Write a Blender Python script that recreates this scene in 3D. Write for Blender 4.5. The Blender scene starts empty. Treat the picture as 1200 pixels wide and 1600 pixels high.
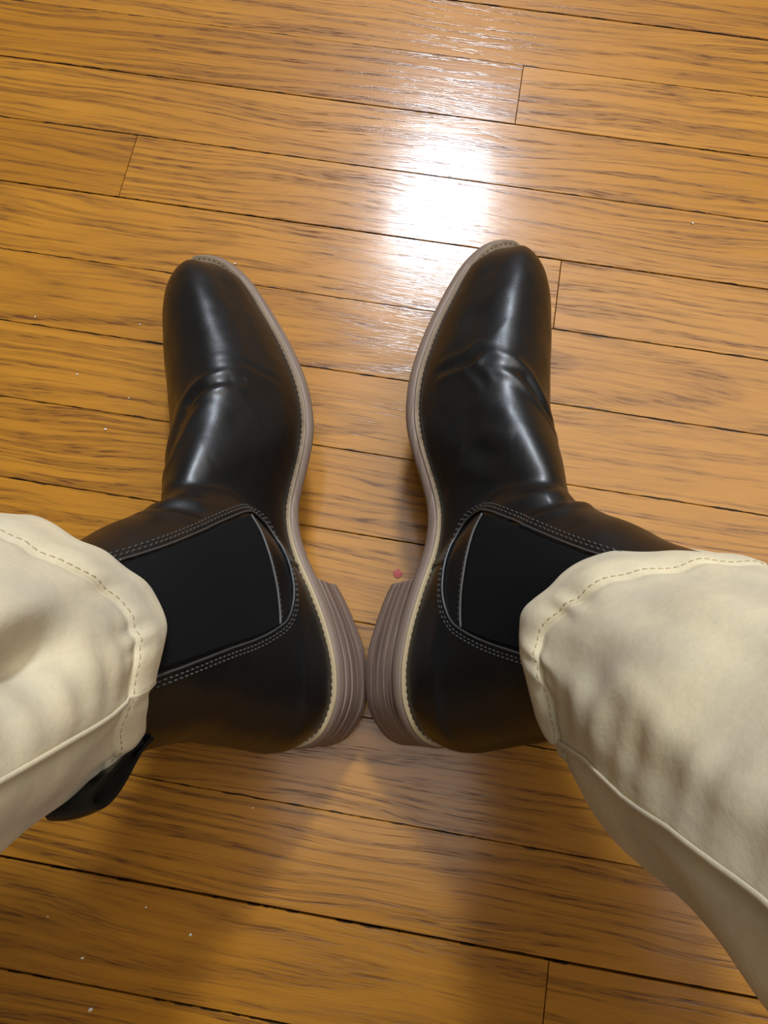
import bpy, bmesh, math, random
import numpy as np
from mathutils import Vector, Matrix, noise as mnoise
from mathutils.bvhtree import BVHTree

scene = bpy.context.scene
COL = scene.collection

# ------------------------------------------------------------------ camera, world, lights, exposure
CAM_H = 0.46469
CAM_R = Matrix(((0.9862507, -0.1581590, 0.0479088),
                (0.1651821, 0.9521375, -0.2571944),
                (-0.0049382, 0.2615719, 0.9651714)))
cam_d = bpy.data.cameras.new('camera')
cam = bpy.data.objects.new('camera', cam_d)
COL.objects.link(cam)
cam.matrix_world = Matrix.Translation((0, 0, CAM_H)) @ CAM_R.to_4x4()
cam_d.sensor_fit = 'VERTICAL'
cam_d.sensor_height = 36.0
cam_d.lens = 1150.0 / 1600.0 * 36.0
cam_d.clip_start = 0.01
scene.camera = cam

world = bpy.data.worlds.new('room_light')
scene.world = world
world.use_nodes = True
bg = world.node_tree.nodes['Background']
bg.inputs['Color'].default_value = (1.0, 0.90, 0.76, 1)
bg.inputs['Strength'].default_value = 0.12


def area(name, loc, target, sx, sy, power, color):
    d = bpy.data.lights.new(name, 'AREA')
    d.shape = 'RECTANGLE'
    d.size, d.size_y = sx, sy
    d.energy = power
    d.color = color
    o = bpy.data.objects.new(name, d)
    COL.objects.link(o)
    o.location = loc
    o.rotation_euler = (Vector(target) - Vector(loc)).to_track_quat('-Z', 'Y').to_euler()
    return o


area('ceiling_lamp', (-0.13, 2.30, 2.50), (-0.13, 2.0, 0.0), 0.32, 0.52, 96.0, (0.80, 0.88, 1.0))
area('ceiling_glow', (0.85, 0.85, 2.6), (0.85, 0.85, 0.0), 2.7, 2.9, 74.0, (1.0, 0.955, 0.89))

vs = scene.view_settings
vs.view_transform = 'Standard'
vs.look = 'None'
vs.gamma = 1.0
vs.exposure = 0.0
vs.use_curve_mapping = False


# ------------------------------------------------------------------ helpers
def link(o, parent=None):
    COL.objects.link(o)
    if parent is not None:
        o.parent = parent
    return o


def tag(o, label=None, cat=None, group=None, kind=None):
    if label: o['label'] = label
    if cat: o['category'] = cat
    if group: o['group'] = group
    if kind: o['kind'] = kind
    return o


def empty(name, M=None):
    o = bpy.data.objects.new(name, None)
    o.empty_display_size = 0.05
    COL.objects.link(o)
    if M is not None:
        o.matrix_world = M
    return o


def mesh_obj(name, V, F, mat, parent=None, smooth=True, angle=None):
    me = bpy.data.meshes.new(name)
    me.from_pydata([tuple(map(float, v)) for v in V], [], [tuple(map(int, f)) for f in F])
    me.validate()
    bm = bmesh.new(); bm.from_mesh(me)
    bmesh.ops.recalc_face_normals(bm, faces=bm.faces)
    if angle is not None:
        for e in bm.edges:
            if len(e.link_faces) == 2 and e.calc_face_angle(0) > angle:
                e.smooth = False
    for f in bm.faces:
        f.smooth = smooth
    bm.to_mesh(me); bm.free()
    if mat: me.materials.append(mat)
    o = bpy.data.objects.new(name, me)
    return link(o, parent)


class NT:
    """tiny node-tree helper"""
    def __init__(self, name):
        self.m = bpy.data.materials.new(name)
        self.m.use_nodes = True
        self.t = self.m.node_tree
        self.b = self.t.nodes['Principled BSDF']

    def n(self, kind, **kw):
        nd = self.t.nodes.new(kind)
        for k, v in kw.items():
            if k.startswith('i_'):
                key = k[2:].replace('_', ' ')
                nd.inputs[key].default_value = v
            else:
                setattr(nd, k, v)
        return nd

    def L(self, a, b):
        self.t.links.new(a, b)

    def set(self, sock, v):
        if hasattr(v, 'is_output'):
            self.L(v, sock)
        else:
            sock.default_value = v

    def math(self, op, a, b=None, c=None, clamp=False):
        nd = self.n('ShaderNodeMath', operation=op, use_clamp=clamp)
        for i, x in enumerate((a, b, c)):
            if x is not None: self.set(nd.inputs[i], x)
        return nd.outputs[0]

    def comb(self, x, y, z):
        nd = self.n('ShaderNodeCombineXYZ')
        for i, v in enumerate((x, y, z)): self.set(nd.inputs[i], v)
        return nd.outputs[0]

    def noise(self, vec, scale, detail=3.0, rough=0.55, dist=0.0):
        nd = self.n('ShaderNodeTexNoise')
        if vec is not None: self.L(vec, nd.inputs['Vector'])
        nd.inputs['Scale'].default_value = scale
        nd.inputs['Detail'].default_value = detail
        nd.inputs['Roughness'].default_value = rough
        nd.inputs['Distortion'].default_value = dist
        return nd.outputs['Fac']

    def ramp(self, fac, stops, interp='LINEAR'):
        nd = self.n('ShaderNodeValToRGB')
        nd.color_ramp.interpolation = interp
        el = nd.color_ramp.elements
        while len(el) < len(stops): el.new(0.5)
        for e, (p, c) in zip(el, stops):
            e.position = p
            e.color = (c, c, c, 1) if isinstance(c, (int, float)) else (*c, 1)
        self.L(fac, nd.inputs[0])
        return nd.outputs[0]

    def mix(self, fac, a, b, mode='MIX'):
        nd = self.n('ShaderNodeMix', data_type='RGBA', blend_type=mode)
        self.set(nd.inputs[0], fac)
        self.set(nd.inputs[6], a if hasattr(a, 'is_output') else (*a, 1))
        self.set(nd.inputs[7], b if hasattr(b, 'is_output') else (*b, 1))
        return nd.outputs[2]

    def bump(self, h, strength, dist, prev=None):
        nd = self.n('ShaderNodeBump')
        nd.inputs['Strength'].default_value = strength
        nd.inputs['Distance'].default_value = dist
        self.L(h, nd.inputs['Height'])
        if prev is not None: self.L(prev, nd.inputs['Normal'])
        return nd.outputs[0]

    def attr(self, name):
        nd = self.n('ShaderNodeAttribute', attribute_type='OBJECT', attribute_name=name)
        return nd.outputs['Fac']


# ------------------------------------------------------------------ materials
def wood_material():
    k = NT('oak_floorboard')
    tc = k.n('ShaderNodeTexCoord')
    sep = k.n('ShaderNodeSeparateXYZ'); k.L(tc.outputs['Object'], sep.inputs[0])
    x, y = sep.outputs[0], sep.outputs[1]
    sh = k.attr('shift'); y0 = k.attr('ring_y'); a = k.attr('ring_a'); b = k.attr('ring_b')
    tone = k.attr('tone'); pitch = k.attr('pitch')
    xs = k.math('ADD', x, sh)
    # slow wander of the grain along the board
    wan = k.noise(k.comb(k.math('MULTIPLY', xs, 3.2), k.math('MULTIPLY', y, 14.0), sh), 1.0, 2.0)
    wan2 = k.noise(k.comb(k.math('MULTIPLY', xs, 16.0), k.math('MULTIPLY', y, 60.0), sh), 1.0, 2.0)
    dy = k.math('ADD', k.math('SUBTRACT', y, y0), k.math('MULTIPLY', k.math('SUBTRACT', wan, 0.5), 0.022))
    dy = k.math('ADD', dy, k.math('MULTIPLY', k.math('SUBTRACT', wan2, 0.5), 0.0035))
    dz = k.math('ADD', a, k.math('MULTIPLY', b, x))
    r = k.math('SQRT', k.math('ADD', k.math('MULTIPLY', dy, dy), k.math('MULTIPLY', dz, dz)))
    ph = k.math('DIVIDE', r, pitch)
    fr = k.math('FRACT', ph)
    # irregular ring strength
    ringid = k.math('FLOOR', ph)
    wn = k.n('ShaderNodeTexWhiteNoise', noise_dimensions='2D')
    k.L(k.comb(ringid, sh, 0.0), wn.inputs['Vector'])
    band = k.ramp(fr, [(0.0, 0.15), (0.30, 0.0), (0.55, 0.30), (0.80, 1.0), (0.93, 0.75), (1.0, 0.15)])
    band = k.math('MULTIPLY', band, k.math('ADD', 0.35, k.math('MULTIPLY', wn.outputs[0], 0.85)))
    # fine fibres, long grain lines and open pores
    fig = k.attr('figure')
    yw = k.math('ADD', dy, k.math('MULTIPLY', k.math('SUBTRACT', wan, 0.5), 0.012))
    fib = k.noise(k.comb(k.math('MULTIPLY', xs, 18.0), k.math('MULTIPLY', yw, 1100.0), sh), 1.0, 3.0, 0.6)
    line = k.noise(k.comb(k.math('MULTIPLY', xs, 7.0), k.math('MULTIPLY', yw, 300.0), sh), 1.0, 2.5, 0.55)
    linem = k.ramp(line, [(0.47, 0.0), (0.60, 1.0)])
    pore = k.noise(k.comb(k.math('MULTIPLY', xs, 55.0), k.math('MULTIPLY', yw, 1000.0), sh), 1.0, 2.0, 0.5)
    porem = k.ramp(pore, [(0.50, 0.0), (0.64, 1.0)])
    grain = k.math('MULTIPLY', linem, k.math('SUBTRACT', 1.0, k.math('MULTIPLY', fig, 0.75)))
    grain = k.math('ADD', grain, k.math('MULTIPLY', band, fig), clamp=True)
    streak = k.math('MULTIPLY', porem, k.math('ADD', 0.15, k.math('MULTIPLY', grain, 0.85)))
    fibm = k.ramp(fib, [(0.30, 0.0), (0.72, 1.0)])
    blot = k.noise(k.comb(k.math('MULTIPLY', xs, 9.0), k.math('MULTIPLY', y, 30.0), sh), 1.0, 3.0)
    blotm = k.ramp(blot, [(0.36, 0.0), (0.70, 1.0)])
    base = k.mix(tone, (0.31, 0.120, 0.004), (0.48, 0.208, 0.020))
    base = k.mix(k.math('MULTIPLY', blotm, 0.32), base, (0.235, 0.085, 0.009))
    base = k.mix(k.math('MULTIPLY', fibm, 0.28), base, (0.55, 0.255, 0.026))
    dark = k.math('ADD', k.math('MULTIPLY', grain, 0.50), k.math('MULTIPLY', streak, 0.60), clamp=True)
    col = k.mix(dark, base, (0.125, 0.043, 0.005))
    # grime packed along the board edges
    edge = k.math('ABSOLUTE', y)
    en = k.noise(k.comb(k.math('MULTIPLY', xs, 60.0), sh, 0.0), 1.0, 3.0)
    lim = k.math('SUBTRACT', 0.0279, k.math('MULTIPLY', k.math('MAXIMUM', k.math('SUBTRACT', en, 0.46), 0.0), 0.0052))
    em = k.math('GREATER_THAN', edge, lim)
    col = k.mix(k.math('MULTIPLY', em, 0.85), col, (0.022, 0.011, 0.006))
    k.L(col, k.b.inputs['Base Color'])
    rgh = k.math('ADD', 0.42, k.math('MULTIPLY', streak, 0.30))
    k.L(rgh, k.b.inputs['Roughness'])
    k.b.inputs['Coat Weight'].default_value = 0.52
    k.b.inputs['Specular IOR Level'].default_value = 0.2
    k.b.inputs['Coat Roughness'].default_value = 0.15
    k.b.inputs['Coat IOR'].default_value = 1.5
    hgt = k.math('SUBTRACT', k.math('MULTIPLY', fibm, 0.25), k.math('MULTIPLY', streak, 0.9))
    wav = k.noise(k.comb(k.math('MULTIPLY', xs, 18.0), k.math('MULTIPLY', y, 70.0), sh), 1.0, 2.0)
    n1 = k.bump(wav, 0.10, 0.0012)
    n2 = k.bump(hgt, 0.16, 0.00035, n1)
    k.L(n2, k.b.inputs['Normal'])
    k.L(n2, k.b.inputs['Coat Normal'])
    return k.m


def leather_material():
    k = NT('black_leather')
    tc = k.n('ShaderNodeTexCoord')
    v = tc.outputs['Object']
    k.b.inputs['Base Color'].default_value = (0.0030, 0.0032, 0.0034, 1)
    nz = k.noise(v, 55.0, 3.0)
    k.L(k.math('ADD', 0.33, k.math('MULTIPLY', nz, 0.12)), k.b.inputs['Roughness'])
    k.b.inputs['Specular IOR Level'].default_value = 0.60
    g = k.noise(v, 900.0, 2.0)
    w = k.noise(v, 130.0, 3.0)
    n1 = k.bump(w, 0.12, 0.0008)
    k.L(k.bump(g, 0.12, 0.00025, n1), k.b.inputs['Normal'])
    return k.m


def plain(name, col, rough, spec=0.5):
    k = NT(name)
    k.b.inputs['Base Color'].default_value = (*col, 1)
    k.b.inputs['Roughness'].default_value = rough
    k.b.inputs['Specular IOR Level'].default_value = spec
    tc = k.n('ShaderNodeTexCoord')
    nz = k.noise(tc.outputs['Object'], 600.0, 2.0)
    k.L(k.bump(nz, 0.15, 0.0003), k.b.inputs['Normal'])
    return k.m


def elastic_material():
    k = NT('black_elastic')
    tc = k.n('ShaderNodeTexCoord')
    sep = k.n('ShaderNodeSeparateXYZ'); k.L(tc.outputs['Object'], sep.inputs[0])
    d = k.math('ADD', k.math('MULTIPLY', sep.outputs[0], 0.93), k.math('MULTIPLY', sep.outputs[2], 0.36))
    d2 = k.math('SUBTRACT', k.math('MULTIPLY', sep.outputs[2], 0.93), k.math('MULTIPLY', sep.outputs[0], 0.36))
    rib = k.math('SINE', k.math('MULTIPLY', d, 2 * math.pi / 0.0013))
    rib2 = k.math('SINE', k.math('MULTIPLY', d2, 2 * math.pi / 0.0017))
    h = k.math('ADD', rib, k.math('MULTIPLY', rib2, 0.5))
    m = k.ramp(k.math('MULTIPLY_ADD', h, 0.3, 0.5), [(0.1, (0.0040, 0.0043, 0.0046)), (0.95, (0.0078, 0.0084, 0.0090))])
    k.L(m, k.b.inputs['Base Color'])
    k.b.inputs['Roughness'].default_value = 0.85
    k.b.inputs['Specular IOR Level'].default_value = 0.12
    k.L(k.bump(h, 0.25, 0.0002), k.b.inputs['Normal'])
    return k.m


def stacked_material(name, c1, c2, c3, heel=None):
    """stacked-leather edge: thin wandering layers that follow the sole"""
    k = NT(name)
    tc = k.n('ShaderNodeTexCoord')
    sep = k.n('ShaderNodeSeparateXYZ'); k.L(tc.outputs['Object'], sep.inputs[0])
    x, y, z = sep.outputs
    wob = k.noise(tc.outputs['Object'], 28.0, 2.0)
    zz = k.math('ADD', z, k.math('MULTIPLY', wob, 0.0022))
    lay = k.noise(k.comb(k.math('MULTIPLY', x, 16.0), k.math('MULTIPLY', y, 16.0), k.math('MULTIPLY', zz, 620.0)), 1.0, 3.0, 0.6)
    fine = k.noise(k.comb(k.math('MULTIPLY', x, 60.0), k.math('MULTIPLY', y, 60.0), k.math('MULTIPLY', z, 2600.0)), 1.0, 2.0)
    c = k.ramp(lay, [(0.30, c3), (0.48, c1), (0.66, c2)])
    c = k.mix(k.math('MULTIPLY', k.ramp(fine, [(0.55, 0.0), (0.75, 1.0)]), 0.45), c, c3)
    if heel:
        c = k.mix(k.ramp(x, [(0.085, 1.0), (0.13, 0.0)]), c, heel)
    k.L(c, k.b.inputs['Base Color'])
    k.b.inputs['Roughness'].default_value = 0.55
    k.L(k.bump(lay, 0.22, 0.0006), k.b.inputs['Normal'])
    return k.m


def chino_material():
    k = NT('khaki_cotton')
    tc = k.n('ShaderNodeTexCoord')
    v = tc.outputs['Object']
    n1 = k.noise(v, 26.0, 4.0, 0.6)
    n2 = k.noise(v, 420.0, 3.0, 0.7)
    c = k.mix(k.ramp(n1, [(0.35, 0.0), (0.66, 1.0)]), (0.500, 0.450, 0.330), (0.650, 0.570, 0.380))
    c = k.mix(k.math('MULTIPLY', k.ramp(n2, [(0.45, 0.0), (0.72, 1.0)]), 0.16), c, (0.42, 0.35, 0.22))
    k.L(c, k.b.inputs['Base Color'])
    k.b.inputs['Roughness'].default_value = 0.92
    k.b.inputs['Specular IOR Level'].default_value = 0.15
    k.b.inputs['Sheen Weight'].default_value = 0.15
    b1 = k.bump(n2, 0.35, 0.0004)
    n3 = k.noise(v, 90.0, 2.0)
    k.L(k.bump(n3, 0.25, 0.0015, b1), k.b.inputs['Normal'])
    return k.m


M_WOOD = wood_material()
M_SUB = plain('dark_subfloor', (0.012, 0.008, 0.005), 0.95, 0.1)
M_LEATHER = leather_material()
M_EDGE_HILITE = plain('leather_edge_highlight', (0.045, 0.046, 0.046), 0.38, 0.6)  # grey far lighter than the leather, an edge highlight put into the colour
M_THREAD = plain('black_thread', (0.040, 0.041, 0.040), 0.55)
M_ELASTIC = elastic_material()
M_LINING = plain('dark_lining', (0.02, 0.017, 0.014), 0.9, 0.2)
M_SOLE = stacked_material('outsole_edge', (0.190, 0.136, 0.105), (0.225, 0.165, 0.128), (0.150, 0.104, 0.080))
M_HEEL = stacked_material('stacked_heel', (0.165, 0.112, 0.087), (0.270, 0.200, 0.160), (0.085, 0.055, 0.043))
M_WELT = stacked_material('tan_welt', (0.215, 0.158, 0.102), (0.265, 0.200, 0.130), (0.160, 0.112, 0.070), (0.43, 0.34, 0.20))
M_WTHREAD = plain('brown_thread', (0.12, 0.085, 0.05), 0.8)
M_CHINO = chino_material()
M_CTHREAD = plain('tan_thread', (0.36, 0.275, 0.150), 0.8, 0.2)
M_SOCK = plain('dark_sock', (0.03, 0.03, 0.033), 0.95, 0.1)
M_CRUMB = plain('white_crumb', (0.75, 0.74, 0.70), 0.6)
M_RED = plain('red_fleck', (0.42, 0.065, 0.055), 0.6)

# ------------------------------------------------------------------ floor: oak strips laid along X
BW = 0.056            # strip width
LINE0 = 8.90012 * BW  # y of the joint called line 0
rng = random.Random(11)
floor = mesh_obj('floor', [(sx * 2.7, sy * 2.62 + 0.35, z) for z in (-0.045, -0.0185) for sy in (-1, 1) for sx in (-1, 1)],
                 [(0, 1, 3, 2), (4, 5, 7, 6), (0, 1, 5, 4), (2, 3, 7, 6), (0, 2, 6, 4), (1, 3, 7, 5)], M_SUB, smooth=False)
tag(floor, 'worn golden oak strip floor with dark gaps between the boards', 'floor', kind='structure')


def plank_mesh(length, gap0, gap1):
    hx = length / 2 - 0.0002
    w0, w1 = -BW / 2 + gap0, BW / 2 - gap1
    b, h = 0.00035, 0.018
    V = [(-hx, w0, -h), (hx, w0, -h), (hx, w1, -h), (-hx, w1, -h),
         (-hx, w0, -b), (hx, w0, -b), (hx, w1, -b), (-hx, w1, -b),
         (-hx + b * .6, w0 + b, 0), (hx - b * .6, w0 + b, 0), (hx - b * .6, w1 - b, 0), (-hx + b * .6, w1 - b, 0)]
    F = [(0, 3, 2, 1), (8, 9, 10, 11)]
    for i in range(4):
        j = (i + 1) % 4
        F += [(i, j, 4 + j, 4 + i), (4 + i, 4 + j, 8 + j, 8 + i)]
    return V, F


# end joints seen in the photograph: row -> x of the joint
SEEN = {0: [0.0248], 2: [-0.2574], 3: [0.0720], 11: [0.1114]}
# boards whose figure stands out: (row, index of board that holds this x) -> ring settings
FIG = {(4, -0.28): dict(ring_a=0.012, ring_b=0.16, figure=0.8, tone=0.22, pitch=0.0085),
       (4, 0.0): dict(ring_a=0.05, ring_b=0.06, figure=0.8, tone=0.62, pitch=0.0070),
       (3, -0.2): dict(ring_a=0.10, ring_b=0.05, tone=0.62, pitch=0.0040),
       (5, -0.2): dict(tone=0.40), (6, -0.2): dict(tone=0.62), (7, -0.2): dict(tone=0.60), (8, 0.0): dict(tone=0.55),
       (11, 0.0): dict(ring_a=0.012, ring_b=0.05, figure=0.8, tone=0.35, pitch=0.0085), (12, 0.0): dict(tone=0.30),
       (11, 0.2): dict(tone=0.45), (10, 0.0): dict(ring_a=0.14, ring_b=0.02, tone=0.45, pitch=0.0050),
       (9, 0.0): dict(ring_a=0.15, ring_b=0.02, tone=0.50, pitch=0.0044),
       (0, -0.1): dict(ring_a=0.05, ring_b=0.02, tone=0.12, pitch=0.009),
       (0, 0.2): dict(ring_a=0.10, ring_b=0.03, tone=0.80, pitch=0.0055),
       (1, 0.0): dict(ring_a=0.13, ring_b=0.02, tone=0.55, pitch=0.0040),
       (2, -0.33): dict(ring_a=0.03, ring_b=0.02, tone=0.15, pitch=0.0085),
       (2, 0.0): dict(ring_a=0.15, ring_b=0.015, tone=0.55, pitch=0.0038),
       (3, 0.2): dict(ring_a=0.06, ring_b=0.02, tone=0.62, pitch=0.0055), (5, 0.2): dict(ring_a=0.02, ring_b=0.10, figure=0.6, pitch=0.011, tone=0.75),
       (-1, 0.0): dict(ring_a=0.13, ring_b=0.02, tone=0.45, pitch=0.0042)}
XL, XR = -2.6, 2.6
GAPS = {-1: 0.0007, 1: 0.0009, 3: 0.0009, 11: 0.0014, 12: 0.0010}
for row in range(-43, 48):
    yc = LINE0 - (row + 0.5) * BW
    cuts = [XL]
    seen = SEEN.get(row)
    vis = -2 <= row <= 12
    if seen:
        x = seen[0] - rng.uniform(0.9, 1.3)
        pts = [seen[0]]
        while x > XL + 0.25:
            pts.append(x); x -= rng.uniform(1.2, 1.8)
        x = seen[0] + rng.uniform(0.8, 1.2)
        while x < XR - 0.25:
            pts.append(x); x += rng.uniform(1.2, 1.8)
        cuts += sorted(pts)
    elif vis:
        x0 = -rng.uniform(0.62, 0.95); x1 = rng.uniform(0.45, 0.9)
        cuts += [x0, x1]
        if x1 < 1.0: cuts.append(x1 + rng.uniform(0.5, 0.7))
        if x0 > -0.9: cuts.insert(1, x0 - rng.uniform(0.45, 0.7))
    else:
        x = XL + rng.uniform(0.9, 2.4)
        while x < XR - 0.9:
            cuts.append(x); x += rng.uniform(1.9, 2.7)
    cuts.append(XR)
    for i in range(len(cuts) - 1):
        x0, x1 = cuts[i], cuts[i + 1]
        V, F = plank_mesh(x1 - x0, GAPS.get(row + 1, 0.00035) * rng.uniform(0.3, 0.6), GAPS.get(row, 0.00035) * rng.uniform(0.3, 0.6))
        o = mesh_obj('floorboard', V, F, M_WOOD, floor, smooth=False)
        o.location = ((x0 + x1) / 2, yc, rng.uniform(-0.0004, 0.0))
        o.rotation_euler = (rng.uniform(-0.004, 0.004), 0, 0)
        st = dict(shift=rng.uniform(-30, 30), ring_y=rng.uniform(-0.02, 0.02), ring_a=rng.uniform(0.07, 0.18),
                  ring_b=rng.choice((-1, 1)) * rng.uniform(0.0, 0.03), figure=rng.uniform(0.0, 0.35), tone=rng.uniform(0.25, 0.85), pitch=rng.uniform(0.0036, 0.0055))
        for (rw, fx), d in FIG.items():
            if rw == row and x0 <= fx < x1: st.update(d)
        st['ring_a'] += st['ring_b'] * 0.0
        for kk, vv in st.items(): o[kk] = float(vv)

# ------------------------------------------------------------------ boot (local frame: x heel->toe, y towards the inner side, z up)
LB = 0.310
HB = 0.0245
ST = 0.0085


def ip(x, xs, ys): return np.interp(x, xs, ys)


def smooth_ip(xs, ys):
    """monotone-ish cubic (Catmull-Rom) through the points"""
    xs = np.array(xs, float); ys = np.array(ys, float)
    m = np.gradient(ys, xs)
    def f(x):
        x = np.clip(np.asarray(x, float), xs[0], xs[-1])
        i = np.clip(np.searchsorted(xs, x) - 1, 0, len(xs) - 2)
        h = xs[i + 1] - xs[i]; t = (x - xs[i]) / h
        return ((2 * t**3 - 3 * t**2 + 1) * ys[i] + (t**3 - 2 * t**2 + t) * h * m[i]
                + (-2 * t**3 + 3 * t**2) * ys[i + 1] + (t**3 - t**2) * h * m[i + 1])
    return f


zb = smooth_ip(np.array([-20, 40, 80, 112, 149, 180, 200, 223, 264, 290, 315]) / 1000,
               np.array([24.5, 24.5, 24.3, 20.5, 9.8, 2.2, 0.4, 0.0, 2.2, 6.2, 12.0]) / 1000)

# closed sole outline, from the heel back along the inner side to the toe and back along the outer side
MED = [(-8, 0), (-6.6, 9), (-2.5, 17), (5, 24.5), (15, 30.5), (30, 34.6), (45, 35.6), (60, 35), (76, 32.8), (90, 29.6), (102, 27.6),
       (114, 27.2), (126, 28.9), (138, 33.1), (150, 38.2), (161, 42.4), (172, 45.2), (185, 46.7), (198, 47.2), (213, 46.0), (231, 43.2),
       (250, 38.8), (268, 34.0), (281, 29.9), (292, 24.4), (300.5, 18.2), (306, 11.5), (309.2, 5.2), (310.3, 0)]
LAT = [(310.3, 0), (308.8, -6), (305, -12), (298.5, -18.8), (288, -26), (274, -32.6), (257, -38), (238, -41.6), (218, -43.3), (200, -43.4),
       (180, -42.2), (160, -40), (140, -37.6), (120, -35.6), (100, -34.6), (80, -34.5), (60, -35.2), (45, -35.6), (30, -34.6), (15, -30.5),
       (5, -24.5), (-2.5, -17), (-6.6, -9), (-8, 0)]


def closed_smooth(pts, n):
    P = np.array(pts, float)
    m = len(P)
    out = []
    for i in range(m):
        p0, p1, p2, p3 = P[i - 1], P[i], P[(i + 1) % m], P[(i + 2) % m]
        for t in np.linspace(0, 1, 8, endpoint=False):
            out.append(0.5 * ((2 * p1) + (-p0 + p2) * t + (2 * p0 - 5 * p1 + 4 * p2 - p3) * t * t + (-p0 + 3 * p1 - 3 * p2 + p3) * t**3))
    Q = np.array(out)
    d = np.r_[0, np.cumsum(np.linalg.norm(np.diff(np.vstack([Q, Q[:1]]), axis=0), axis=1))]
    u = np.linspace(0, d[-1], n, endpoint=False)
    Q = np.vstack([Q, Q[:1]])
    return np.stack([np.interp(u, d, Q[:, 0]), np.interp(u, d, Q[:, 1])], 1)


OUT = closed_smooth(MED[:-1] + LAT[:-1], 260) / 1000


def offset_loop(P, d):
    t = np.roll(P, -1, 0) - np.roll(P, 1, 0)
    t /= np.linalg.norm(t, axis=1)[:, None]
    n = np.stack([t[:, 1], -t[:, 0]], 1)
    c = P.mean(0)
    if ((P - c) * n).sum(1).mean() < 0: n = -n
    return P + n * np.asarray(d).reshape(-1, 1) if np.ndim(d) else P + n * d


def half_width(P):
    """inner/outer y(x) of a closed loop"""
    i = np.argmax(P[:, 0]); j = np.argmin(P[:, 0])
    med = P[P[:, 1] > 0]; lat = P[P[:, 1] <= 0]
    med = med[np.argsort(med[:, 0])]; lat = lat[np.argsort(lat[:, 0])]
    tip, tail = P[i], P[j]
    fm = lambda x: np.interp(x, np.r_[tail[0], med[:, 0], tip[0]], np.r_[tail[1], med[:, 1], tip[1]])
    fl = lambda x: np.interp(x, np.r_[tail[0], lat[:, 0], tip[0]], np.r_[tail[1], lat[:, 1], tip[1]])
    return fm, fl, tail[0], tip[0]


def loop_solid(rings, cap=True):
    """stack of equal-length closed loops -> side quads; caps as strips that pair the two sides of the loop"""
    n = len(rings[0])
    V = np.vstack(rings)
    F = []
    for k in range(len(rings) - 1):
        for i in range(n):
            j = (i + 1) % n
            F.append((k * n + i, k * n + j, (k + 1) * n + j, (k + 1) * n + i))
    if cap:
        for base in (0, (len(rings) - 1) * n):
            # loop starts at the heel back (index of min x); pair i with n-i
            s = int(np.argmin(rings[0][:, 0]))
            idx = [base + (s + i) % n for i in range(n)]
            for i in range(0, n // 2):
                a, b = idx[i], idx[i + 1]
                c, d = idx[(n - i - 1) % n], idx[(n - i) % n]
                q = []
                for v in (a, b, c, d):
                    if v not in q: q.append(v)
                if len(q) >= 3: F.append(tuple(q))
    return V, F


def ring3(P, zfun): return np.c_[P, zfun(P[:, 0])]


def sole_parts():
    parts = {}
    O = lambda d: offset_loop(OUT, d)
    prof = [(-0.0016, 0.0), (-0.0005, 0.0010), (0.0, 0.0026), (-0.0002, 0.0046), (-0.0009, ST - 0.0022), (-0.0018, ST - 0.0012), (-0.0030, ST - 0.0010)]
    parts['outsole'] = loop_solid([ring3(O(d), lambda x, z=z: zb(x) + z) for d, z in prof])
    prof = [(-0.0026, ST - 0.0012), (-0.0019, ST - 0.0008), (-0.0019, ST + 0.0002), (-0.0025, ST + 0.0008), (-0.0068, ST + 0.0010)]
    rings = [ring3(O(d), lambda x, z=z: zb(x) + z) for d, z in prof]
    parts['welt'] = loop_solid(rings)
    return parts


HEELB = closed_smooth([(-12, 0), (-9.6, 11.5), (-3, 21), (4, 27.5), (15, 32.6), (33, 36.2), (49, 35.3), (64, 33), (75, 30.2), (77, 29), (77.4, 20),
                       (77.6, 0), (77.4, -20), (77, -30), (75, -31.6), (64, -34), (49, -35.5), (33, -35.6), (15, -32.0), (4, -27), (-3, -21), (-9.6, -11.5)], 140) / 1000
HEELT = closed_smooth([(-8, 0), (-6.6, 9), (-2.5, 17), (5, 24.5), (15, 30.5), (30, 34.6), (45, 35.6), (60, 35), (78, 32.4), (80.5, 31), (81, 20),
                       (81.4, 0), (81, -20), (80.5, -32), (78, -34), (60, -35.2), (45, -35.6), (30, -34.6), (15, -30.5), (5, -24.5), (-2.5, -17), (-6.6, -9)], 140) / 1000


def heel_layer(z0, z1, inset=0.0):
    def lp(z): 
        t = z / HB
        return HEELB * (1 - t) + HEELT * t
    b = 0.0004
    rings = []
    for z, d in ((z0, -b - inset), (z0 + b, -inset), (z1 - b, -inset), (z1, -b - inset)):
        P = offset_loop(lp(z), d)
        rings.append(np.c_[P, np.full(len(P), z)])
    return loop_solid(rings)


# --- upper: two lofts merged, remeshed and relaxed
FEATHER = offset_loop(OUT, -0.0050 - 0.0035 * np.clip((OUT[:, 0] - 0.285) / 0.022, 0, 1))
fm, fl, X0, X1 = half_width(FEATHER)
ztop = smooth_ip(np.array([-4, 20, 60, 100, 125, 140, 155, 170, 185, 200, 215, 230, 245, 260, 275, 286, 294, 300, 304, 307]) / 1000,
                 np.array([60, 80, 98, 100, 101, 97, 90, 81.5, 74, 68.5, 64.5, 61, 58, 54.5, 50, 45, 39, 31.5, 25.5, 21]) / 1000)
yridge = smooth_ip(np.array([-10, 60, 130, 165, 200, 230, 260, 285, 310]) / 1000, np.array([0, 1, 6, 11.5, 15, 15, 11.5, 6, 1.5]) / 1000)


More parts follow.
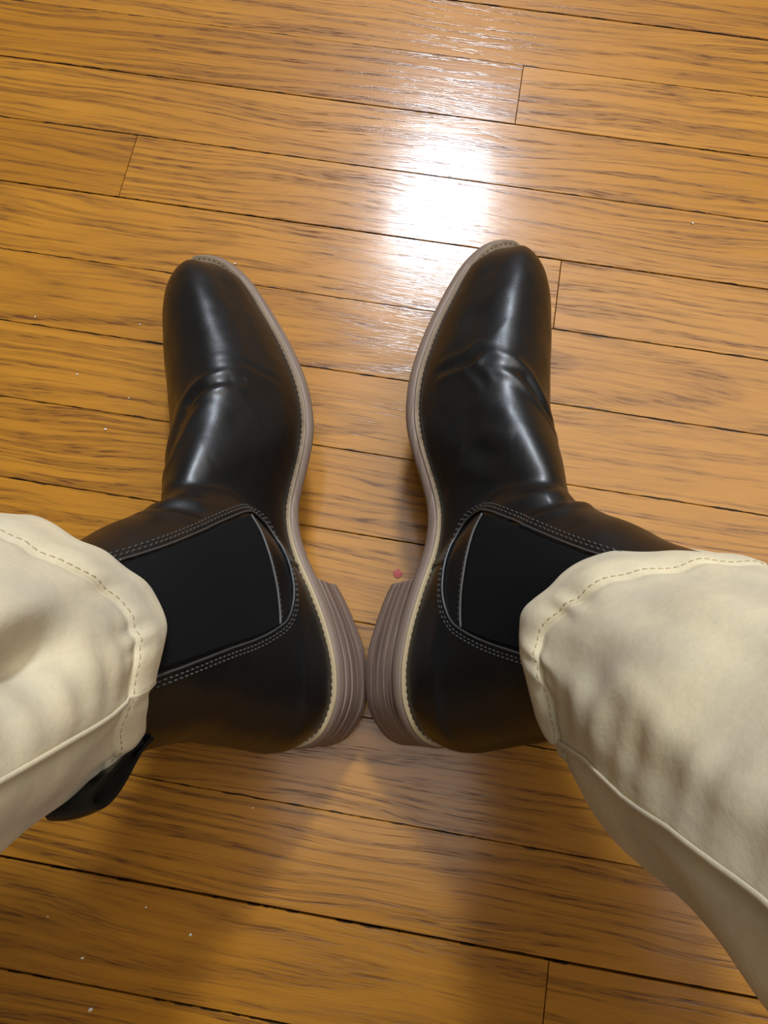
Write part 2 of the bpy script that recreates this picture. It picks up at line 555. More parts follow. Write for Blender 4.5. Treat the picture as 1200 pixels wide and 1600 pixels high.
def foot_loft():
    n = 56
    t = (1 - np.cos(np.linspace(0, math.pi, 90))) / 2
    xs = X0 + (X1 - X0) * (0.004 + 0.992 * t)
    rings = []
    for x in xs:
        ym, yl = fm(x), fl(x)
        z0 = zb(x) + ST - 0.005
        z1 = max(float(ztop(x)), z0 + 0.004)
        yr = float(np.clip(yridge(x), yl * 0.6, ym * 0.6))
        en_m = float(ip(x, [0, 0.12, 0.16, 0.20, 0.26, 0.31], [2.2, 2.2, 2.3, 2.3, 2.3, 2.35]))
        en_l = float(ip(x, [0, 0.12, 0.18, 0.25, 0.31], [2.2, 2.1, 2.05, 2.1, 2.4]))
        bul = 0.0022
        ring = []
        for ph in np.linspace(0, math.pi, n):
            c, s = math.cos(ph), math.sin(ph)
            en = en_m if c >= 0 else en_l
            w = (ym - yr) if c >= 0 else (yr - yl)
            yy = yr + math.copysign(abs(c) ** (2 / en), c) * w
            zz = z0 + (z1 - z0) * s ** (2 / en)
            yy += math.copysign(1, c) * bul * math.sin(min(1, (zz - z0) / (z1 - z0) * 1.6) * math.pi) * abs(c) ** 0.6
            ring.append((x, yy, zz))
        rings.append(np.array(ring))
    V = np.vstack(rings); F = []
    m = len(xs)
    for k in range(m - 1):
        for i in range(n):
            j = (i + 1) % n
            F.append((k * n + i, k * n + j, (k + 1) * n + j, (k + 1) * n + i))
    F.append(tuple(range(n))); F.append(tuple((m - 1) * n + i for i in range(n)))
    return V, F


SH = np.array([  # z, x back, x front, half width
    (26, 3, 95, 27.5), (36, -3.5, 108, 30.2), (46, -5.2, 118, 31.2), (60, -3.8, 130, 31.8), (75, 0.5, 138, 31.2), (90, 5.5, 137, 30.6),
    (104, 10, 131, 30.6), (116, 13, 125, 31.0), (130, 15, 119, 32.2), (145, 16, 114, 33.6), (160, 17, 107, 34.6), (178, 18, 102, 35), (205, 18, 100, 35)]) / 1000


def shaft_loft():
    n = 72
    zs = np.linspace(0.027, 0.204, 70)
    fb, ff, fw = (smooth_ip(SH[:, 0], SH[:, i]) for i in (1, 2, 3))
    rings = []
    for z in zs:
        xb, xf, w = float(fb(z)), float(ff(z)), float(fw(z))
        ring = []
        for th in np.linspace(0, 2 * math.pi, n, endpoint=False):
            c, s = math.cos(th), math.sin(th)
            e = 2 / 2.25
            px = (xb + xf) / 2 + (xf - xb) / 2 * math.copysign(abs(c) ** e, c)
            u = (px - xb) / (xf - xb)
            k = 0.90 + 0.12 * u if z > 0.06 else 1.0
            py = w * k * math.copysign(abs(s) ** e, s) + float(yridge(px)) * 0.8 - 0.010 * float(np.clip((z - 0.115) / 0.065, 0, 1.2)) ** 1.5
            ring.append((px, py, z))
        rings.append(np.array(ring))
    V = np.vstack(rings); F = []
    m = len(zs)
    for k in range(m - 1):
        for i in range(n):
            j = (i + 1) % n
            F.append((k * n + i, k * n + j, (k + 1) * n + j, (k + 1) * n + i))
    F.append(tuple(range(n))); F.append(tuple((m - 1) * n + i for i in range(n)))
    return V, F


def remeshed_upper():
    V1, F1 = foot_loft(); V2, F2 = shaft_loft()
    V = np.vstack([V1, V2]); F = list(F1) + [tuple(i + len(V1) for i in f) for f in F2]
    tmp = mesh_obj('boot_last', V, F, None)
    md = tmp.modifiers.new('r', 'REMESH'); md.mode = 'VOXEL'; md.voxel_size = 0.0015
    sm = tmp.modifiers.new('s', 'SMOOTH'); sm.factor = 0.5; sm.iterations = 22
    dg = bpy.context.evaluated_depsgraph_get()
    ev = tmp.evaluated_get(dg); me = ev.to_mesh()
    n = len(me.vertices)
    co = np.empty(n * 3); me.vertices.foreach_get('co', co); co = co.reshape(-1, 3)
    no = np.empty(n * 3); me.vertices.foreach_get('normal', no); no = no.reshape(-1, 3)
    F = [tuple(p.vertices) for p in me.polygons]
    ev.to_mesh_clear()
    d = tmp.data
    bpy.data.objects.remove(tmp); bpy.data.meshes.remove(d)
    return co, no, F


UP_CO, UP_NO, UP_F = remeshed_upper()

# gore outline in the side view (x, z), millimetres: front edge, bottom, back edge
G_FRONT = [(84, 186), (88, 168), (92, 150), (99, 126), (109, 97), (116, 70)]
G_BOT = [(116, 70), (109, 68), (98, 68.3), (85, 69.6), (71, 70.6), (62, 71.8), (56.3, 73.6)]
G_BACK = [(56.3, 73.6), (52, 92), (49.7, 116), (46, 142), (43.6, 162), (42, 186)]
RIM = [(85.8, 186), (89.7, 168), (93.8, 150), (100.8, 126), (110.9, 97), (117.5, 76), (119, 66), (117, 56.5), (112.5, 51), (105, 48.6), (97, 49), (88, 51.3), (79, 53.8), (71, 56.5),
       (63.5, 60.5), (58, 66.4), (55, 73.5), (50.4, 92), (48, 116), (44.2, 142), (41.8, 162), (40, 186)]


def inside_poly(px, pz, poly):
    poly = np.array(poly); c = np.zeros(len(px), bool); j = len(poly) - 1
    for i in range(len(poly)):
        xi, zi = poly[i]; xj, zj = poly[j]
        cond = ((zi > pz) != (zj > pz)) & (px < (xj - xi) * (pz - zi) / (zj - zi + 1e-12) + xi)
        c ^= cond; j = i
    return c


def seg_dist(P, a, b):
    a = np.array(a); b = np.array(b); ab = b - a
    t = np.clip(((P - a) @ ab) / (ab @ ab), 0, 1)
    return np.linalg.norm(P - (a + t[:, None] * ab), axis=1), t


def polyline_dist(P, pts):
    best = np.full(len(P), 1e9); tt = np.zeros(len(P))
    m = len(pts) - 1
    for i in range(m):
        d, t = seg_dist(P, pts[i], pts[i + 1])
        k = d < best
        best[k] = d[k]; tt[k] = (i + t[k]) / m
    return best, tt


def displace_upper(creases):
    co = UP_CO.copy()
    d = np.zeros(len(co))
    # sink the elastic area a little under the leather edge
    ins = inside_poly(co[:, 0] * 1000, co[:, 2] * 1000, RIM) & (np.abs(co[:, 1]) > 0.012)
    d[ins] -= 0.0009
    for pts, width, depth, shoulder in creases:
        dist, t = polyline_dist(co * 1000, pts)
        win = np.clip(np.sin(np.clip(t, 0, 1) * math.pi), 0, 1) ** 0.6
        u = dist / width
        d += (-depth * np.exp(-u ** 2) + shoulder * np.exp(-((u - 2.2) / 0.9) ** 2)) * win / 1000
    for i, p in enumerate(co):
        q = Vector(p) * 32
        d[i] += 0.0007 * mnoise.noise(q) + 0.0002 * mnoise.noise(q * 3.1)
    return co + UP_NO * d[:, None]


CREASE_R = [([(198, 43, 24), (201, 39, 36), (204, 35, 46), (209, 31, 50), (212, 24, 56)], 2.6, 2.0, 0.9),
            ([(203, 34, 47), (198, 34, 48), (192, 32, 55), (186, 30, 60)], 2.2, 1.1, 0.6),
            ([(203, 30, 54), (200, 22, 63), (196, 13, 68), (187, 2, 71), (177, -10, 70), (168, -24, 60)], 3.0, 2.4, 1.1),
            ([(154, 33, 50), (150, 30, 62), (147, 22, 77)], 5.0, 2.0, 0.9),
            ([(112, 28, 86), (116, 26, 100), (122, 20, 112), (128, 10, 113), (132, -4, 107), (132, -20, 98)], 4.0, 2.6, 1.1),
            ([(240, 34, 34), (232, 32, 44), (226, 24, 54)], 9.0, 0.7, 0.3),
            ([(170, 36, 46), (164, 32, 58), (162, 22, 74)], 6.0, 0.9, 0.5)]
CREASE_L = [([(189, 2, 73), (192, 12, 70), (193, 21, 66), (194, 28, 60), (195, 33, 52)], 2.8, 3.0, 1.2),
            ([(209, 14, 62), (208, 25, 59), (207, 32, 51), (201, 38, 39), (196, 42, 27)], 2.0, 0.7, 0.2),
            ([(150, -24, 72), (163, -8, 82), (178, 0, 78), (190, 10, 71)], 5.0, 2.0, 0.9),
            ([(118, 2, 122), (119, 12, 122), (118, 20, 116), (113, 26, 106)], 4.0, 2.4, 1.0),
            ([(135, -20, 96), (134, -4, 104), (128, 10, 110)], 4.5, 2.0, 0.9),
            ([(176, 32, 56), (168, 28, 68), (160, 14, 84)], 8.0, 1.2, 0.6)]


def resample(pts, step):
    P = np.array(pts, float)
    d = np.r_[0, np.cumsum(np.linalg.norm(np.diff(P, axis=0), axis=1))]
    n = max(2, int(round(d[-1] / step)) + 1)
    u = np.linspace(0, d[-1], n)
    return np.stack([np.interp(u, d, P[:, k]) for k in range(P.shape[1])], 1)


def smooth_line(pts, it=2):
    P = [np.array(p, float) for p in pts]
    for _ in range(it):
        Q = [P[0]]
        for a, b in zip(P[:-1], P[1:]): Q += [a * .75 + b * .25, a * .25 + b * .75]
        Q.append(P[-1]); P = Q
    return np.array(P)


def offset_line(P, d):
    t = np.gradient(P, axis=0); t /= np.linalg.norm(t, axis=1)[:, None]
    return P + np.stack([-t[:, 1], t[:, 0]], 1) * d


def tube(path, normals, ra, rb, n=6):
    """tube with elliptical section: ra along the surface, rb along the normal"""
    P = np.array(path); N = np.array(normals)
    T = np.gradient(P, axis=0); T /= np.linalg.norm(T, axis=1)[:, None] + 1e-12
    B = np.cross(N, T); B /= np.linalg.norm(B, axis=1)[:, None] + 1e-12
    V = []; F = []
    for p, nn, b in zip(P, N, B):
        for k in range(n):
            a = 2 * math.pi * k / n
            V.append(p + b * ra * math.cos(a) + nn * rb * math.sin(a))
    for i in range(len(P) - 1):
        for k in range(n):
            j = (k + 1) % n
            F.append((i * n + k, i * n + j, (i + 1) * n + j, (i + 1) * n + k))
    F.append(tuple(range(n))); F.append(tuple((len(P) - 1) * n + k for k in range(n)))
    return np.array(V), F


def dashes(path, normals, length, gap, ra, rb):
    P = np.array(path); N = np.array(normals)
    d = np.r_[0, np.cumsum(np.linalg.norm(np.diff(P, axis=0), axis=1))]
    V = []; F = []; s = 0.0
    at = lambda u, A: np.array([np.interp(u, d, A[:, k]) for k in range(3)])
    while s + length < d[-1]:
        p0, p1, p2 = at(s, P), at(s + length / 2, P), at(s + length, P)
        n1 = at(s + length / 2, N)
        v, f = tube([p0 - n1 * rb * 0.8, p1 + n1 * rb * 0.3, p2 - n1 * rb * 0.8], [n1] * 3, ra, rb, 5)
        F += [tuple(i + len(V) for i in q) for q in f]; V += list(v)
        s += length + gap
    return V, F


def merge(parts):
    V = []; F = []
    for v, f in parts:
        F += [tuple(i + len(V) for i in q) for q in f]; V += list(v)
    return V, F


def build_boot(name, M, sgn, creases, label):
    root = empty(name, M)
    tag(root, label, 'boot', 'pair of black ankle boots')
    Y = np.array([1, sgn, 1.0])

    def part(nm, VF, mat, parent=root, smooth=True, angle=None):
        V, F = VF
        V = np.array(V) * Y
        if sgn < 0: F = [tuple(reversed(f)) for f in F]
        return mesh_obj(nm, V, F, mat, parent, smooth, angle)

    co = displace_upper(creases)
    bvh = BVHTree.FromPolygons([Vector(p) for p in co], UP_F)

    def on_side(line, side=1, lift=0.0):
        """side-view points (mm) dropped on the upper's surface"""
        P = []; N = []
        for x, z in line:
            hit, nrm, idx, _ = bvh.ray_cast(Vector((x / 1000, 0.12 * side, z / 1000)), Vector((0, -side, 0)))
            if hit is None: continue
            if nrm.y * side < 0: nrm = -nrm
            P.append(np.array(hit + nrm * lift)); N.append(np.array(nrm))
        P = np.array(P); N = np.array(N)
        for _ in range(2):
            P[1:-1] = (P[:-2] + 2 * P[1:-1] + P[2:]) / 4
            N[1:-1] = (N[:-2] + 2 * N[1:-1] + N[2:]) / 4
        N /= np.linalg.norm(N, axis=1)[:, None]
        return P, N

    # upper, cut open at the top line, with leather thickness
    bm = bmesh.new()
    vs_ = [bm.verts.new(tuple(p * Y)) for p in co]
    for f in UP_F:
        try: bm.faces.new([vs_[i] for i in (f if sgn > 0 else reversed(f))])
        except ValueError: pass
    bmesh.ops.bisect_plane(bm, geom=list(bm.verts) + list(bm.edges) + list(bm.faces), plane_co=(0.06, 0, 0.183), plane_no=(0.05, 0, 1), clear_outer=True)
    bmesh.ops.recalc_face_normals(bm, faces=bm.faces)
    for f in bm.faces: f.smooth = True
    me = bpy.data.meshes.new('upper'); bm.to_mesh(me); bm.free()
    me.materials.append(M_LEATHER); me.materials.append(M_LINING)
    up = link(bpy.data.objects.new('upper', me), root)
    so = up.modifiers.new('thickness', 'SOLIDIFY'); so.thickness = 0.0022; so.offset = -1; so.material_offset = 1; so.material_offset_rim = 0
    up['label'] = 'smooth black leather upper with creases across the vamp'

    sp = sole_parts()
    o = part('outsole', sp['outsole'], M_SOLE, angle=0.7); o['label'] = 'grey-brown outsole edge'
    w = part('welt', sp['welt'], M_WELT, angle=0.7); w['label'] = 'tan welt strip'
    # welt stitches
    P = offset_loop(OUT, -0.0041); P3 = np.c_[P, zb(P[:, 0]) + ST + 0.0009]
    P3 = np.vstack([P3, P3[:1]])
    st = part('welt_stitching', dashes(P3, np.tile([0, 0, 1.0], (len(P3), 1)), 0.0022, 0.0016, 0.00035, 0.0004), M_WTHREAD, w)
    st['kind'] = 'stuff'
    # heel: lifts and the rubber top piece
    zs = [0.0, 0.0062, 0.0122, 0.0184, HB]
    for i in range(4):
        h = part('heel_lift', heel_layer(zs[i] + 0.00012, zs[i + 1] - 0.00012, 0.0002 * (i % 2)), M_HEEL, angle=0.6)
        if i == 0: h['label'] = 'lowest stacked heel lift touching the floor'

    # elastic gores, inner and outer side
    for side in (1, -1):
        rows = []
        nz, nx = 26, 22
        fr = smooth_line(G_FRONT, 1); bk = smooth_line(list(reversed(G_BACK)), 1)
        bot = smooth_line(G_BOT, 2)
        V = []; 
        for i in range(nz):
            u = i / (nz - 1)
            z_lo = None
            a = np.array([np.interp(u, np.linspace(0, 1, len(fr)), fr[::-1][:, k]) for k in (0, 1)])
            b = np.array([np.interp(u, np.linspace(0, 1, len(bk)), bk[::-1][:, k]) for k in (0, 1)])
            for j in range(nx):
                t = j / (nx - 1)
                p = a * (1 - t) + b * t
                # follow the bowed bottom edge
                bp = np.array([np.interp(t, np.linspace(0, 1, len(bot)), bot[:, k]) for k in (0, 1)])
                straight = fr[-1] * (1 - t) + bot[-1] * t
                p = p + (bp - straight) * (1 - u) ** 1.5
                V.append(p)
        # grid of projected points
        G = []
        last = None
        for p in V:
            hit, nrm, _, _ = bvh.ray_cast(Vector((p[0] / 1000, 0.12 * side, p[1] / 1000)), Vector((0, -side, 0)))
            if hit is None: hit, nrm = last
            last = (hit, nrm)
            if nrm.y * side < 0: nrm = -nrm
            G.append(np.array(hit + nrm * 0.00045))
        G = np.array(G)
        keep = G[:, 2] < 0.1815
        F = []
        for i in range(nz - 1):
            for j in range(nx - 1):
                q = (i * nx + j, i * nx + j + 1, (i + 1) * nx + j + 1, (i + 1) * nx + j)
                if all(keep[k] for k in q): F.append(q)
        used = sorted({k for q in F for k in q}); mp = {k: i for i, k in enumerate(used)}
        g = part('elastic_gore', (G[used], [tuple(mp[k] for k in q) for q in F]), M_ELASTIC)
        g['label'] = 'ribbed black elastic side panel'
        so = g.modifiers.new('thickness', 'SOLIDIFY'); so.thickness = 0.0006; so.offset = -1
        # leather edges: piping under the elastic and the rim of the U-shaped opening
        ln = resample(smooth_line(G_BOT, 2), 1.5)
        P, N = on_side(ln, side, 0.0006)
        pp = part('gore_piping', tube(P, N, 0.0008, 0.0009), M_EDGE_HILITE)
        rim = resample(smooth_line([p for p in RIM if p[1] < 175], 2), 1.5)
        P, N = on_side(rim, side, 0.0007)
        part('opening_edge', tube(P, N, 0.0006, 0.0008), M_EDGE_HILITE)  # bead added along the leather rim to carry its highlight line
        # stitch rows: two outside the opening, one under the piping
        rows = []
        for off in (2.0, 3.7):
            P, N = on_side(offset_line(rim, off), side, 0.0002)
            rows.append(dashes(P, N, 0.0019, 0.0012, 0.00042, 0.00042))
        P, N = on_side(offset_line(ln, 2.0)[1:-1], side, 0.0003)
        rows.append(dashes(P, N, 0.0017, 0.0012, 0.00038, 0.0004))
        s = part('stitching', merge(rows), M_THREAD); s['kind'] = 'stuff'
        # side seam from the opening down to the welt
        seam = resample([(89, 51), (89.5, 45), (89.5, 39), (89, 34.5)], 1.2)
        P, N = on_side(seam, side, 0.0004)
        part('side_seam', tube(P, N, 0.0010, 0.0011), M_LEATHER)

    # pull tab at the back of the shaft
    path = smooth_line([(18.8, 155), (17.4, 160), (13, 166.5), (7.5, 173), (2.5, 180.5), (0.4, 187), (1.8, 191.5), (4.8, 191.5), (7.2, 187.5), (10, 181.5), (13.4, 174.5), (16.6, 167.5), (18.6, 161)], 2)
    path = resample(path, 1.6)
    nr = offset_line(path, 1) - path
    V = []; F = []
    hw, th = 11.0, 0.8
    cols = [-1, -.5, 0, .5, 1]
    for (x, z), (nx_, nz_) in zip(path, nr):
        for sd in (-1, 1):
            for c in cols:
                lean = 1.2 * c * c
                V.append(((x + nx_ * th * sd + lean) / 1000, hw * c / 1000, (z + nz_ * th * sd) / 1000))
    m = 2 * len(cols)
    order = [0, 1, 2, 3, 4, 9, 8, 7, 6, 5]
    for i in range(len(path) - 1):
        for k in range(m):
            a, b = order[k], order[(k + 1) % m]
            F.append((i * m + a, i * m + b, (i + 1) * m + b, (i + 1) * m + a))
    F.append(tuple(order)); F.append(tuple((len(path) - 1) * m + k for k in order))
    t = part('pull_tab', (V, F), M_LEATHER, angle=0.8)
    t['label'] = 'looped black leather pull tab'
    rows = []
    for sd in (-1, 1):
        pts = [((x - 0.0009 * 1000 * 0 + nx_ * -0.8 + 1.0) / 1000, sd * 0.0100, (z + nz_ * -0.8) / 1000) for (x, z), (nx_, nz_) in zip(path[:24], nr[:24])]
        rows.append(dashes(np.array(pts), np.array([(-abs(nx_), 0, -nz_) for (nx_, nz_) in nr[:24]]), 0.0019, 0.0012, 0.0004, 0.0004))
    # back stay strip over the heel seam
    return root


M_RIGHT = Matrix(((0.03554, -0.83914, 0.54275, 0.01233), (0.99726, -0.0055, -0.07381, -0.00521), (0.06493, 0.54388, 0.83664, 0.01266), (0, 0, 0, 1)))
M_LEFT = Matrix(((-0.42506, -0.8283, -0.36503, -0.03398), (0.90391, -0.36719, -0.21936, -0.01339), (0.04766, -0.42319, 0.90479, 0.01017), (0, 0, 0, 1)))


def lift_to_floor(M, sgn):
    """raise or lower the pose so that the lowest sole or heel edge rests on the boards"""
    pts = [(*p, zb(p[0])) for p in OUT if p[0] > 0.082] + [(*p, 0.0) for p in HEELB]
    z = min((M @ Vector((p[0], p[1] * sgn, p[2])))[2] for p in pts)
    M = M.copy(); M[2][3] += 0.0002 - z
    return M


boot_r = build_boot('chelsea_boot', lift_to_floor(M_RIGHT, 1), 1, CREASE_R,
                    'black leather ankle boot with the brighter shine, its pull tab hidden by the trouser leg')
boot_l = build_boot('chelsea_boot', lift_to_floor(M_LEFT, -1), -1, CREASE_L,
                    'black leather ankle boot with its looped pull tab sticking out below the trouser hem')

# ------------------------------------------------------------------ person: trouser legs
person = empty('person', Matrix.Translation((0.0, -0.05, 0.0)))
tag(person, 'seated person in khaki cotton trousers, knees apart, seen from the shins down', 'person')

LEGS = {
    'R': dict(P0=(0.1106, 0.0410, 0.1363), a=(0.341, -0.409, 0.846), r=0.0577, g=0.0628, el=0.8776, M=M_RIGHT, flip=1,
              hem=[(0, 6), (5, 5), (18, 1), (45, -1), (64, -1), (76, -4), (88, -5), (99, 2), (111, 9), (125, 11), (140, 8), (170, 4), (220, 0), (300, 2), (360, 6)],
              seam=[(137, 10), (126, 34), (117, 58), (112, 86), (104, 112), (98, 146), (94, 200), (92, 300)],
              hemw=[(0, 33), (26, 32), (51, 28), (65, 24), (83, 21), (99, 19), (140, 22), (360, 33)]),
    'L': dict(P0=(-0.1493, -0.0025, 0.1608), a=(-0.143, -0.372, 0.917), r=0.0592, g=0.0413, el=0.9519, M=M_LEFT, flip=-1,
              hem=[(0, 0), (100, 0), (180, -2), (217, -1), (235, 8), (251, 3), (264, -5), (278, -6), (297, 4), (320, 10), (343, 2), (360, 0)],
              seam=[(244, 4), (244, 19), (244, 42), (245, 62), (246, 94), (248, 160), (250, 300)],
              hemw=[(0, 30), (204, 24), (246, 20), (265, 25), (284, 27), (301, 30), (330, 31), (360, 30)]),
}


def make_leg(key):
    D = LEGS[key]
    P0 = Vector(D['P0']); a0 = Vector(D['a']).normalized()
    fl_ = D['flip']
    ex = Vector([D['M'][i][0] for i in range(3)])
    e0 = (ex - a0 * ex.dot(a0)).normalized()
    b0 = a0.cross(e0)
    hx, hy = zip(*D['hem']); wx, wy = zip(*D['hemw'])
    sx, sy = zip(*[(s, t) for t, s in D['seam']])
    hf_, wf_ = smooth_ip(hx, hy), smooth_ip(wx, wy)
    hemf = lambda th: float(hf_(th)) / 1000
    hemwf = lambda th: float(wf_(th)) / 1000
    seamth = lambda s: np.interp(s * 1000, sx, sy)
    # centre line: straight shin, then the knee bends back into the thigh
    knee_s = 0.33
    thigh = Vector((-0.10 * (1 if key == 'R' else -1), -0.97, 0.10)).normalized()
    pts = []
    fr = []
    svals = list(np.linspace(-0.012, 0.20, 107)) + list(np.linspace(0.21, 0.70, 50))
    p = P0 + a0 * svals[0]; d = a0.copy(); e = e0.copy()
    cl = {}
    prev = svals[0]
    for s in svals:
        ds = s - prev; prev = s
        k = min(1, max(0, (s - knee_s + 0.07) / 0.16)); k = k * k * (3 - 2 * k)
        nd = (a0 * (1 - k) + thigh * k).normalized()
        p = p + nd * ds
        e = (e - nd * e.dot(nd)).normalized()
        cl[s] = (p.copy(), nd.copy(), e.copy(), nd.cross(e))
    svs = np.array(svals)

    def frame(s):
        i = int(np.clip(np.searchsorted(svs, s), 1, len(svs) - 1))
        t = (s - svs[i - 1]) / (svs[i] - svs[i - 1])
        A, B = cl[svals[i - 1]], cl[svals[i]]
        return [A[k].lerp(B[k], t) for k in range(4)]

    def radial(s, th):
        r = D['r'] + D['g'] * min(s, 0.34)
        if s > 0.2: r += 0.012 * math.sin(min(1, (s - 0.2) / 0.3) * math.pi / 2)
        dg = math.radians(th)
        q = Vector((math.cos(dg), math.sin(dg), 0))
        w = Vector((q.x * 1.5, q.y * 1.5, s * 11 + (3.7 if key == 'R' else 9.2)))
        r += 0.0042 * mnoise.noise(w) * min(1, max(0, (s + 0.01) / 0.05))
        w2 = Vector((q.x * 4, q.y * 4, s * 30 + 5))
        r += 0.0016 * mnoise.noise(w2)
        # puckers along the inseam
        dth = (th - seamth(s) + 180) % 360 - 180
        arc = math.radians(dth) * r
        side = -1 if key == 'R' else 1
        up = arc * side
        if 0 < up < 0.035:
            wv = math.sin(2 * math.pi * (s / 0.0155 + 0.35 * mnoise.noise(Vector((s * 40, 2.0, 1.0)))))
            r += 0.00055 * wv * math.sin(up / 0.035 * math.pi) * min(1, max(0, (s - 0.02) / 0.02))
        r += 0.0005 * math.exp(-(arc / 0.0022) ** 2)
        r -= 0.0012 * math.exp(-((up + 0.004) / 0.003) ** 2)
        # puckers just above and below the hem stitching
        h = s - hemf(th) - hemwf(th)
        pk = math.sin(2 * math.pi * (th / 17 + 0.8 * mnoise.noise(Vector((th * 0.06, 7.0, 0)))))
        r += 0.0007 * pk * math.exp(-(h / 0.010) ** 2)
        r -= 0.0013 * math.exp(-(h / 0.0022) ** 2)
        r += 0.0016 * math.exp(-((h + 0.010) / 0.008) ** 2)
        if key == 'L':   # fold pressed into the shin
            for tc_, sc_, wt, ws, dp in ((272, 0.072, 8, 0.017, 0.0105), (262, 0.090, 12, 0.022, 0.0055), (287, 0.066, 7, 0.030, -0.0030), (300, 0.085, 10, 0.02, 0.003)):
                r -= dp * math.exp(-(((th - tc_ + 180) % 360 - 180) / wt) ** 2 - ((s - sc_) / ws) ** 2)
        else:
            for tc_, sc_, wt, ws, dp in ((150, 0.055, 16, 0.030, -0.006), (128, 0.112, 12, 0.016, 0.005), (84, 0.055, 9, 0.010, 0.0028), (60, 0.10, 16, 0.02, 0.003),
                                         (40, 0.075, 12, 0.018, -0.003)):
                r -= dp * math.exp(-(((th - tc_ + 180) % 360 - 180) / wt) ** 2 - ((s - sc_) / ws) ** 2)
        return r

    def surf(s, th, lift=0.0):
        p, d, e, b = frame(s)
        r = radial(s, th) + lift
        dg = math.radians(th)
        return p + e * (math.cos(dg) * D['el'] * r) + b * (math.sin(dg) / D['el'] * r)

    NT_ = 240
    ths = [360 * i / NT_ for i in range(NT_)]
    inv = person.matrix_world.inverted()

    def put(name, V, F, mat, parent, **kw):
        return mesh_obj(name, [tuple(inv @ Vector(v)) for v in V], F, mat, parent, **kw)

    # leg panel from just inside the hem fold to above the knee
    V = []; F = []
    rows = []
    S = list(np.linspace(0, 1, 100)) + list(np.linspace(1, 2, 48))[1:]
    for u in S:
        for th in ths:
            lo = hemf(th) + hemwf(th) - 0.0012
            s = lo + (0.20 - lo) * u if u <= 1 else 0.20 + (u - 1) * 0.48
            V.append(surf(s, th, -0.0001))
    n = NT_
    for i in range(len(S) - 1):
        for j in range(n):
            k = (j + 1) % n
            F.append((i * n + j, i * n + k, (i + 1) * n + k, (i + 1) * n + j))
    F.append(tuple((len(S) - 1) * n + j for j in range(n)))
    leg = put('trouser_leg', V, F, M_CHINO, person)
    leg['label'] = 'khaki cotton trouser leg'
    # folded hem: inside wall, rounded edge, outside wall
    prof = [(0.05, -0.0030), (0.020, -0.0030), (0.002, -0.0030), (0.0004, -0.0022), (0.0, -0.0010), (0.0004, 0.0002), (0.0020, 0.0008)] + \
           [(f, 0.0009) for f in (0.004, 0.006, 0.008, 0.010, 0.012, 0.014, 0.016, 0.018)] + [(-0.0022, 0.0009), (-0.0006, 0.0007), (0.0, -0.0008)]
    V = []; F = []
    for i, (h, l) in enumerate(prof):
        for th in ths:
            base = hemf(th)
            if i >= len(prof) - 3: s = base + hemwf(th) + h
            elif i >= 7: s = base + h / 0.018 * (hemwf(th) - 0.0035)
            else: s = base + h
            V.append(surf(s, th, l))
    for i in range(len(prof) - 1):
        for j in range(n):
            k = (j + 1) % n
            F.append((i * n + j, i * n + k, (i + 1) * n + k, (i + 1) * n + j))
    hm = put('hem', V, F, M_CHINO, leg)
    hm['label'] = 'stitched trouser hem'
    # hem stitches
    P = []; N = []
    for th in np.linspace(0, 360, 500):
        s = hemf(th % 360) + hemwf(th % 360) - 0.0018
        p = surf(s, th % 360, 0.0009); c = frame(s)[0]
        P.append(np.array(inv @ p)); N.append(np.array((p - c).normalized()))
    V, F = dashes(P, N, 0.0022, 0.0009, 0.00022, 0.00022)
    h = mesh_obj('hem_stitching', V, F, M_CTHREAD, leg); h['kind'] = 'stuff'
    # inseam: felled ridge
    P = []; N = []
    for s in np.linspace(float(hemf(seamth(0.01))) + 0.001, 0.34, 200):
        th = float(seamth(s)); p = surf(s, th, 0.0004); c = frame(s)[0]
        P.append(np.array(inv @ p)); N.append(np.array((p - c).normalized()))
    V, F = tube(P, N, 0.0010, 0.0006, 8)
    o = mesh_obj('inseam', V, F, M_CHINO, leg)
    # sock-clad shin inside the boot and trouser leg
    Mb = boot_r.matrix_world if key == 'R' else boot_l.matrix_world
    a_ = Mb @ Vector((0.064, 0, 0.085)); b_ = Mb @ Vector((0.062, (-0.006 if key == 'R' else 0.006), 0.150))
    V = []; F = []
    st = [(a_, 0.024), ((a_ + b_) / 2, 0.024), (b_, 0.024)]
    for s in (0.06, 0.10, 0.15, 0.20, 0.26):
        p = frame(s)[0]; st.append((p, 0.024 + 0.07 * s))
    for i, (p, r) in enumerate(st):
        d = (st[min(i + 1, len(st) - 1)][0] - st[max(i - 1, 0)][0]).normalized()
        e = (ex - d * ex.dot(d)).normalized(); b = d.cross(e)
        for j in range(28):
            t = 2 * math.pi * j / 28
            V.append(p + e * (r * 1.08 * math.cos(t)) + b * (r * 0.95 * math.sin(t)))
    for i in range(len(st) - 1):
        for j in range(28):
            k = (j + 1) % 28
            F.append((i * 28 + j, i * 28 + k, (i + 1) * 28 + k, (i + 1) * 28 + j))
    F.append(tuple(range(28))); F.append(tuple((len(st) - 1) * 28 + j for j in range(28)))
    put('sock', V, F, M_SOCK, person)


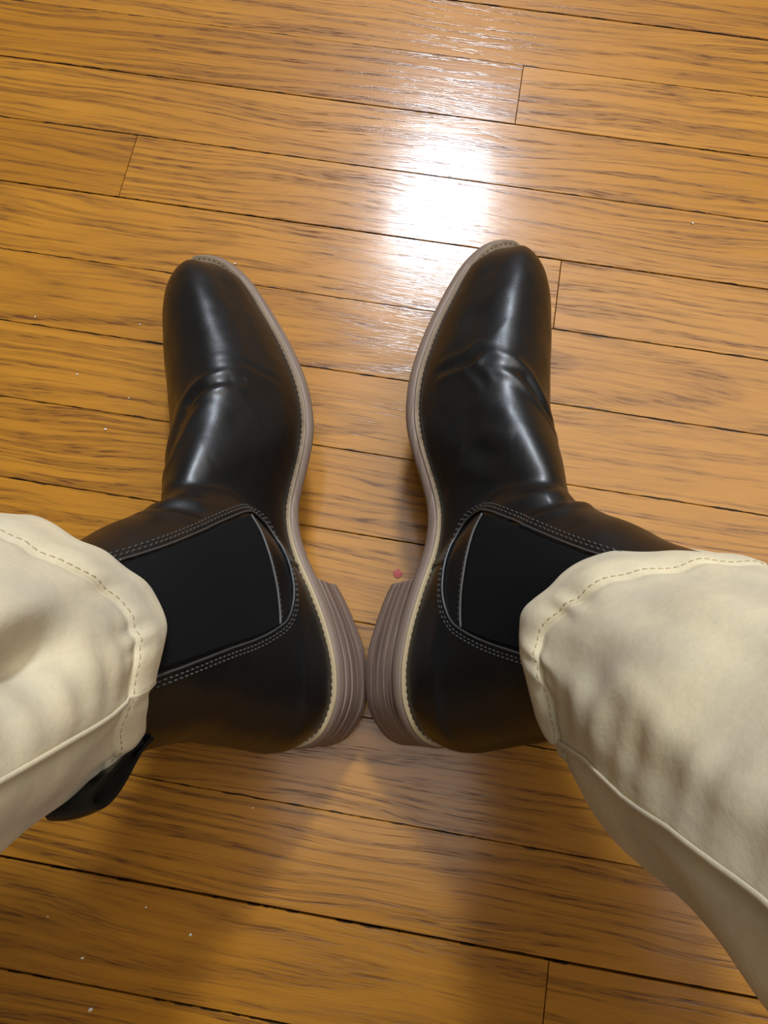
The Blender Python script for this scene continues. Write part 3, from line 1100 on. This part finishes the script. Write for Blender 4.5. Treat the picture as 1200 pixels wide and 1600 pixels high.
make_leg('R')
make_leg('L')

# ------------------------------------------------------------------ specks lying on the boards
crumb_xy = [(-0.0902, -0.1388), (-0.1475, -0.1605), (-0.1361, -0.1842), (-0.1187, -0.1293), (-0.1727, -0.1434), (-0.2898, 0.2244), (-0.215, 0.2306),
            (-0.2482, 0.1862), (-0.2087, 0.1748), (-0.2183, 0.15), (0.1631, 0.3761), (0.1528, -0.043), (-0.0696, -0.0673), (-0.1597, 0.2891)]
size = [1.0, 0.9, 1.25, 0.6, 0.5, 0.6, 0.6, 0.8, 0.6, 0.9, 0.9, 0.5, 0.6, 0.8]
for i, ((x, y), s) in enumerate(zip(crumb_xy, size)):
    bm = bmesh.new(); bmesh.ops.create_icosphere(bm, subdivisions=1, radius=1.0)
    for v in bm.verts:
        v.co *= 0.8 + 0.4 * rng.random()
        v.co = Vector((v.co.x * 0.0011 * s, v.co.y * 0.0008 * s, v.co.z * 0.0006 * s))
    me = bpy.data.meshes.new('crumb'); bm.to_mesh(me); bm.free(); me.materials.append(M_CRUMB)
    o = link(bpy.data.objects.new('crumb', me))
    o.location = (x, y, 0.00035 * s); o.rotation_euler = (0, 0, rng.uniform(0, 3))
    tag(o, 'tiny white crumb lying on the oak floorboards', 'crumb', 'white crumbs scattered on the floor')
# red fleck between the boots
prof = [(0.0040, 0.2), (0.0030, 0.9), (0.0038, 1.6), (0.0034, 2.4), (0.0040, 3.1), (0.0036, 3.9), (0.0040, 4.7), (0.0032, 5.5)]
V = [(r * math.cos(t), r * math.sin(t), z) for z in (0.0, 0.0004) for r, t in prof] + [(0, 0, 0.0007)]
F = [tuple(reversed(range(8)))] + [(i, (i + 1) % 8, 8 + (i + 1) % 8, 8 + i) for i in range(8)] + [(8 + i, 8 + (i + 1) % 8, 16) for i in range(8)]
o = mesh_obj('red_fleck', V, F, M_RED, None, smooth=False)
o.location = (-0.0075, 0.0851, 0.0); o.scale = (0.8, 0.8, 0.8)
tag(o, 'small red fleck on the floorboard between the two boots', 'fleck')
